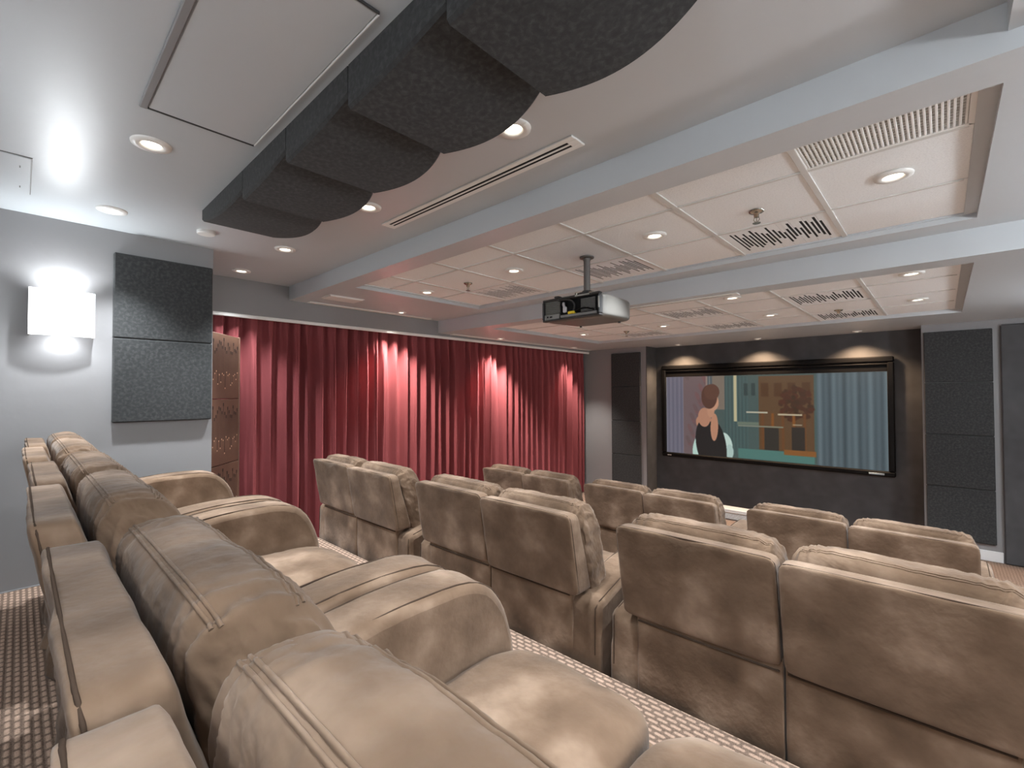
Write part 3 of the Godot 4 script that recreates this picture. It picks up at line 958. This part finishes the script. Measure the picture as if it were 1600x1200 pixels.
func build_projector() -> void:
	# origin under the pole, at the middle of the body's underside
	var t := thing("ceiling_projector", "dark grey projector hanging from the nearer tile tray on a metal pole", "projector", V(-1.616, 0.432, -2.44))
	var hw := 0.213
	var h := 0.146
	var zb := 0.185
	var zf := -0.20
	var b := Shape.new()
	b.blob(20, func(c):
		var q := round_box(c, V(hw, h / 2.0, 0.19), 9.0)
		q += V(0, h / 2.0, (zb + zf) / 2.0)
		var k := clampf((zb - q.z) / (zb - zf), 0.0, 1.0)
		q.x *= 1.0 - 0.10 * pow(k, 3.0)
		q.y += 0.014 * k * clampf(1.0 - q.y / h, 0.0, 1.0)
		return q)
	part("body", b, M.gunmetal, t)
	var rim := Shape.new()      # raised rim round the back face
	var zr := zb - 0.012
	rim.box(V(-hw + 0.004, h - 0.016, zr), V(hw - 0.004, h - 0.002, zb + 0.022), 0.006); rim.box(V(-hw + 0.004, 0.006, zr), V(hw - 0.004, 0.018, zb + 0.022), 0.005)
	rim.box(V(hw - 0.018, 0.018, zr), V(hw - 0.002, h - 0.016, zb + 0.022), 0.006); rim.box(V(-hw + 0.002, 0.018, zr), V(-hw + 0.014, h - 0.016, zb + 0.022), 0.005)
	part("rear_rim", rim, M.dark, t)
	part("rear_panel", Shape.new().box(V(-hw + 0.014, 0.018, zr), V(hw - 0.018, h - 0.016, zb - 0.001)), M.black, t)
	# louvres: left block and right block
	var lm := Shape.new().box(V(-0.056, -0.0022, 0), V(0.056, 0.0022, 0.012), 0.001).mesh()
	for k in 10:
		part("louvre", lm, M.louvre, t).position = V(-0.136, 0.056 + k * 0.0078, zb - 0.001) * S
	var lr := Shape.new().box(V(-0.05, -0.002, 0), V(0.05, 0.002, 0.008), 0.001).mesh()
	for k in 10:
		part("louvre", lr, M.louvre, t).position = V(0.12, 0.046 + k * 0.0078, zb - 0.001) * S
	part("socket_plate", Shape.new().box(V(-hw + 0.016, 0.019, zb - 0.004), V(-0.083, 0.05, zb + 0.014), 0.003), M.louvre, t)
	part("socket_plate", Shape.new().box(V(-0.07, 0.019, zb - 0.004), V(0.186, 0.036, zb + 0.02), 0.003), mat(Color(0.5, 0.5, 0.5), 0.5), t)
	part("power_socket", Shape.new().box(V(-0.176, 0.03, zb + 0.013), V(-0.165, 0.04, zb + 0.016), 0.001).box(V(-0.155, 0.03, zb + 0.013), V(-0.135, 0.038, zb + 0.016), 0.001), M.black, t)
	part("yellow_plug", Shape.new().box(V(-0.012, 0.036, zb + 0.0), V(0.035, 0.052, zb + 0.026), 0.004), mat(Color(0.93, 0.82, 0.16), 0.45), t, "bright yellow cable plug")
	part("network_plug", Shape.new().box(V(-0.056, 0.05, zb + 0.0), V(-0.03, 0.086, zb + 0.016), 0.005).tube([V(-0.043, 0.08, zb + 0.014), V(-0.046, 0.1, zb + 0.018), V(-0.052, 0.108, zb + 0.008)], 0.008, 8), mat(Color(0.82, 0.82, 0.84), 0.4), t, "silver white plug")
	var path := []
	for k in 15:
		var f := k / 14.0
		path.append(V(-0.085 + 0.125 * sin(f * 2.1), 0.128 - 0.075 * f * f, zb + 0.014 + 0.02 * sin(PI * f)))
	part("cable", Shape.new().tube(path, 0.0055, 8), M.dark, t)
	path = []
	for k in 13:
		var f := k / 12.0
		path.append(V(0.035 + 0.13 * f, 0.046 + 0.012 * sin(f * 4.0) + 0.01 * f, zb + 0.012))
	part("cable", Shape.new().tube(path, 0.005, 8), M.black, t)
	part("rating_label", Shape.new().box(V(0.04, h - 0.0135, zb + 0.021), V(0.14, h - 0.0055, zb + 0.0228)), mat(Color(0.62, 0.62, 0.6), 0.5), t)
	part("side_label", Shape.new().box(V(hw - 0.014, 0.05, zb + 0.021), V(hw - 0.006, 0.115, zb + 0.0228)), mat(Color(0.66, 0.66, 0.64), 0.5), t)
	part("cable_lug", Shape.new().box(V(-0.11, h - 0.004, zb - 0.01), V(-0.075, h + 0.008, zb + 0.03), 0.004), M.dark, t)
	# mount
	var top := TILE - 0.432
	part("mount_pole", Shape.new().tube([V(-0.025, h + 0.05, -0.019), V(-0.025, top - 0.002, -0.019)], 0.021, 18), M.steel, t)
	part("ceiling_flange", Shape.new().lathe([Vector2(0.045, top), Vector2(0.045, top - 0.007), Vector2(0.024, top - 0.01), Vector2(0.024, top - 0.022), Vector2(0.02, top - 0.022)], V(-0.025, 0, -0.019), 24, false), M.steel, t)
	part("swivel", Shape.new().lathe([Vector2(0.0, h + 0.066), Vector2(0.03, h + 0.066), Vector2(0.034, h + 0.056), Vector2(0.062, h + 0.05), Vector2(0.066, h + 0.036), Vector2(0.045, h + 0.03), Vector2(0.05, h + 0.018), Vector2(0.0, h + 0.016)].map(func(q): return q), V(-0.025, 0, -0.019), 24, false), M.dark, t)
	part("adjuster_knob", Shape.new().tube([V(-0.11, h + 0.042, 0.0), V(-0.06, h + 0.042, -0.005)], 0.009, 10), M.dark, t)
	part("adjuster_knob", Shape.new().tube([V(0.02, h + 0.04, 0.02), V(0.05, h + 0.04, 0.03)], 0.011, 10), M.chrome, t)
	part("clamp", Shape.new().box(V(-0.075, h + 0.018, 0.012), V(-0.055, h + 0.052, 0.05), 0.004), M.chrome, t)
	part("mount_plate", Shape.new().box(V(-0.105, h + 0.006, -0.09), V(0.06, h + 0.016, 0.06), 0.003), M.dark, t)
	for q in [V(-0.09, 0, 0.05), V(0.05, 0, 0.05), V(-0.09, 0, -0.08), V(0.05, 0, -0.08)]:
		part("mount_leg", Shape.new().tube([q + V(0, h - 0.008, 0), q + V(0, h + 0.008, 0)], 0.007, 8), M.dark, t)
	for q in [V(-0.15, 0, -0.13), V(0.14, 0, -0.13)]:
		part("foot", Shape.new().lathe([Vector2(0.0, 0.004), Vector2(0.008, 0.004), Vector2(0.009, 0.03)].map(func(e): return e), q, 14, false), M.dark, t)


# ---------------------------------------------------------------- seats
const SEAT_W := 1.132
const ARM_W := 0.15


func shell_at(c: Vector3) -> Vector3:        # upper back of a seat, in the seat's axes (x about its middle)
	var q := round_box(c, V(0.2445, 0.158, 1.0), 18.0)
	var k := (q.y + 0.158) / 0.316
	q.z = lerpf(-0.088, 0.004, k) + (1.0 + q.z) * 0.5 * lerpf(0.098, 0.060, k)
	q.y += 0.645
	return q


func pillow_at(c: Vector3, sd: float) -> Vector3:
	var yz := pow(pow(absf(c.y), 3.2) + pow(absf(c.z), 3.2), 1.0 / 3.2)
	var l := pow(pow(absf(c.x), 7.0) + pow(yz, 7.0), 1.0 / 7.0)
	var q := c / l * V(0.243, 0.205, 0.075)
	var e := absf(q.x) / 0.246
	var up := clampf((q.y + 0.05) / 0.26, 0.0, 1.0)
	var wob := noise.get_noise_3d(q.x * 3.0 + sd, q.y * 4.0, q.z * 5.0)
	var n := V(0, q.y / 0.225, q.z / 0.105).normalized()
	var wr := sin(q.x * 210.0 + wob * 9.0 + q.z * 14.0) * 0.0042 * smoothstep(0.35, 0.95, e) * (0.3 + 0.7 * up)
	wr += noise.get_noise_3d(q.x * 34.0 + sd * 3.0, q.y * 5.0, q.z * 6.0) * 0.0055 * (0.35 + 0.65 * e)
	wr += wob * 0.009
	q += n * wr
	q.x += noise.get_noise_2d(q.y * 14.0 + sd, q.z * 14.0) * 0.008 * e
	q += V(0, 0.622, -0.110)
	q.z += (q.y - 0.62) * 0.24
	return q


func make_loveseat(called: String, label: String, sd: float) -> Node3D:   # origin: left rear corner on the floor; front is -z
	var t := thing(called, label, "sofa")
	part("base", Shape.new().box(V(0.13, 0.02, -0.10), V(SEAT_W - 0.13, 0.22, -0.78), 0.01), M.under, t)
	for k in 2:
		var x: float = [0.3175, 0.8145][k]
		var xc: float = [0.341, 0.791][k]
		var s := sd + k * 5.3
		# hanging lower cover of the back
		var cv := Shape.new()
		cv.blob(22, func(c):
			var q := round_box(c, V(0.223, 0.275, 0.03), 14.0)
			var low := clampf((0.02 - q.y) / 0.29, 0.0, 1.0)
			q.z += (noise.get_noise_3d(q.x * 5.0 + s, q.y * 4.0, s) * 0.05 - 0.012) * low + sin(q.x * 30.0 + s) * 0.007 * low
			return q + V(xc, 0.277, -0.033))
		part("back_cover", cv, M.suede, t)
		part("back_seam", Shape.new().tube([V(xc - 0.215, 0.474, -0.001), V(xc, 0.473, 0.0), V(xc + 0.215, 0.474, -0.001)], 0.003, 6), M.piping, t)
		var sh := Shape.new()
		sh.blob(26, func(c):
			var q := shell_at(c)
			var w := noise.get_noise_3d(q.x * 6.0 + s, q.y * 6.0, q.z * 6.0) * 0.006
			return q + V(x, w * 0.4 - 0.004 * k, w + 0.009 * k))
		var so := part("back_shell", sh, M.suede, t)
		var pp := []
		for q in [[-1, -0.9], [-1, -0.3], [-1, 0.3], [-1, 0.75], [-1, 0.92], [-0.97, 1], [-0.9, 1], [-0.5, 1], [0, 1], [0.5, 1], [0.9, 1], [0.97, 1], [1, 0.92], [1, 0.75], [1, 0.3], [1, -0.3], [1, -0.9]]:
			pp.append(shell_at(V(q[0], q[1], 0.70)) + V(x, -0.004 * k, 0.001 + 0.009 * k))
		part("piping", Shape.new().tube(pp, 0.0018, 6), M.piping, so)
		var pl := Shape.new()
		pl.blob(60, func(c): return pillow_at(c, s) + V(x, 0, 0))
		var po := part("back_pillow", pl, M.suede, t)
		for zc in [-0.55, 0.45]:
			for off in [-0.05, 0.05]:
				pp = []
				for i in 57:
					pp.append(pillow_at(V(-0.98 + 1.96 * i / 56.0, 1.0, zc + off), s) + V(x, 0.0, 0))
				part("stitching", Shape.new().tube(pp, 0.0021, 6), M.suede, po)
		# seat
		var xs: float = [0.3565, 0.7755][k]
		var sc := Shape.new()
		sc.blob(26, func(c):
			var q := round_box(c, V(0.208, 0.085, 0.345), 5.0)
			q.y += 0.012 * (1.0 - pow(q.x / 0.212, 2.0)) * (1.0 if q.y > 0.0 else 0.0)
			q.y += noise.get_noise_3d(q.x * 6.0 + s, q.z * 6.0, 1.0) * 0.008
			if q.z < -0.2:
				q.y -= pow((-0.2 - q.z) / 0.145, 2.0) * 0.03
			return q + V(xs, 0.295, -0.50))
		part("seat", sc, M.suede, t)
		var ft := Shape.new()
		ft.blob(16, func(c):
			var q := round_box(c, V(0.21, 0.12, 0.035), 6.0)
			return q + V(xs, 0.155, -0.815))
		part("footrest", ft, M.suede, t)
	for k in 2:
		var ax := 0.003 if k == 0 else SEAT_W - ARM_W - 0.003
		var o := part("arm", arm(ax, sd + k), M.suede, t)
		for off in [0.12, 0.88]:
			var pp := []
			for i in range(6, 30):
				var q := arm_line(i / 40.0)
				pp.append(V(ax + ARM_W * off, q.y - 0.0005 + arm_crown(off), q.x))
			part("piping", Shape.new().tube(pp, 0.0022, 6), M.piping, o)
	return t


var arm_curve: Curve2D


func arm_line(f: float) -> Vector2:           # (z, y) along the arm's top, from the rear foot over the crown to the front foot
	if arm_curve == null:
		arm_curve = Curve2D.new()
		arm_curve.bake_interval = 0.005
		for q in [[-0.012, 0.03, 0, 0, 0, 0.05], [-0.016, 0.44, 0, -0.05, 0, 0.016], [-0.04, 0.468, 0.012, -0.002, -0.06, 0.012], [-0.36, 0.545, 0.12, -0.016, -0.08, 0.011], [-0.60, 0.558, 0.12, 0.002, -0.085, -0.002], [-0.775, 0.475, 0.036, 0.06, -0.030, -0.05], [-0.828, 0.28, 0.005, 0.09, -0.004, -0.09], [-0.832, 0.03, 0, 0.1, 0, 0]]:
			arm_curve.add_point(Vector2(q[0], q[1]), Vector2(q[2], q[3]), Vector2(q[4], q[5]))
	return arm_curve.sample_baked(f * arm_curve.get_baked_length())


func arm_crown(u: float) -> float:
	return -0.024 * pow(absf(u * 2.0 - 1.0), 9.0)


func arm(x: float, sd: float) -> Shape:
	var s := Shape.new()
	var nv := 60
	var us := [0.0, 0.015, 0.05, 0.11, 0.22, 0.36, 0.5, 0.64, 0.78, 0.89, 0.95, 0.985, 1.0]
	var f := func(u: float, v: float) -> Vector3:
		var i := int(round(u * (us.size() - 1)))
		var w: float = us[i]
		var p := arm_line(v)
		var d := (arm_line(minf(v + 0.01, 1.0)) - arm_line(maxf(v - 0.01, 0.0))).normalized()
		var n := Vector2(d.y, -d.x)               # outwards
		var k := arm_crown(w) * (0.55 if v < 0.2 else 1.0) + noise.get_noise_3d(w * 1.5 + sd, p.x * 5.0, p.y * 5.0) * 0.005
		var q := p + n * k
		return V(x + w * ARM_W, q.y, q.x)
	s.grid(us.size() - 1, nv, f)
	for e in [0.0, 1.0]:
		var mid := V(x + ARM_W * e, 0.22, -0.42)
		for j in nv:
			s.tri_out(mid, f.call(e, float(j) / nv), f.call(e, float(j + 1) / nv), V(x + ARM_W / 2.0, 0.22, -0.42), 900)
		s.tri_out(mid, f.call(e, 0.0), f.call(e, 1.0), V(x + ARM_W / 2.0, 0.22, -0.42), 900)
	return s


func build_seats() -> void:
	var proto := make_loveseat("loveseat", "x", 1.0)
	var second := make_loveseat("loveseat", "x", 31.0)
	var rows := [
		["back row of suede sofas", BACK_FLOOR, -0.085, [-3.27, -2.13, -0.985], ["brown suede two-seat recliner sofa of the back row, against the left wall", "brown suede two-seat recliner sofa in the middle of the back row", "brown suede two-seat recliner sofa of the back row, nearest the camera"]],
		["middle row of suede sofas", MID_FLOOR, -1.46, [-3.275, -2.07, -0.90], ["brown suede two-seat recliner sofa of the middle row, beside the curtain", "brown suede two-seat recliner sofa in the centre of the middle row", "brown suede two-seat recliner sofa at the right of the middle row"]],
		["front row of suede sofas", LOW_FLOOR, -3.05, [-3.25, -2.115, -0.945], ["brown suede two-seat recliner sofa of the front row, beside the curtain", "brown suede two-seat recliner sofa in the middle of the front row", "brown suede two-seat recliner sofa at the right end of the front row"]],
	]
	var made := 0
	for r in rows:
		for k in 3:
			var o: Node3D
			if made == 0:
				o = proto
			elif made == 1:
				o = second
			else:
				o = (proto if (made + r[3].size() * rows.find(r)) % 2 == 0 else second).duplicate()
				o.name = numbered("loveseat")
				add_child(o)
			made += 1
			o.position = Vector3(r[3][k], r[1] + OY, r[2]) * S
			tag(o, r[4][k], "sofa", r[0])
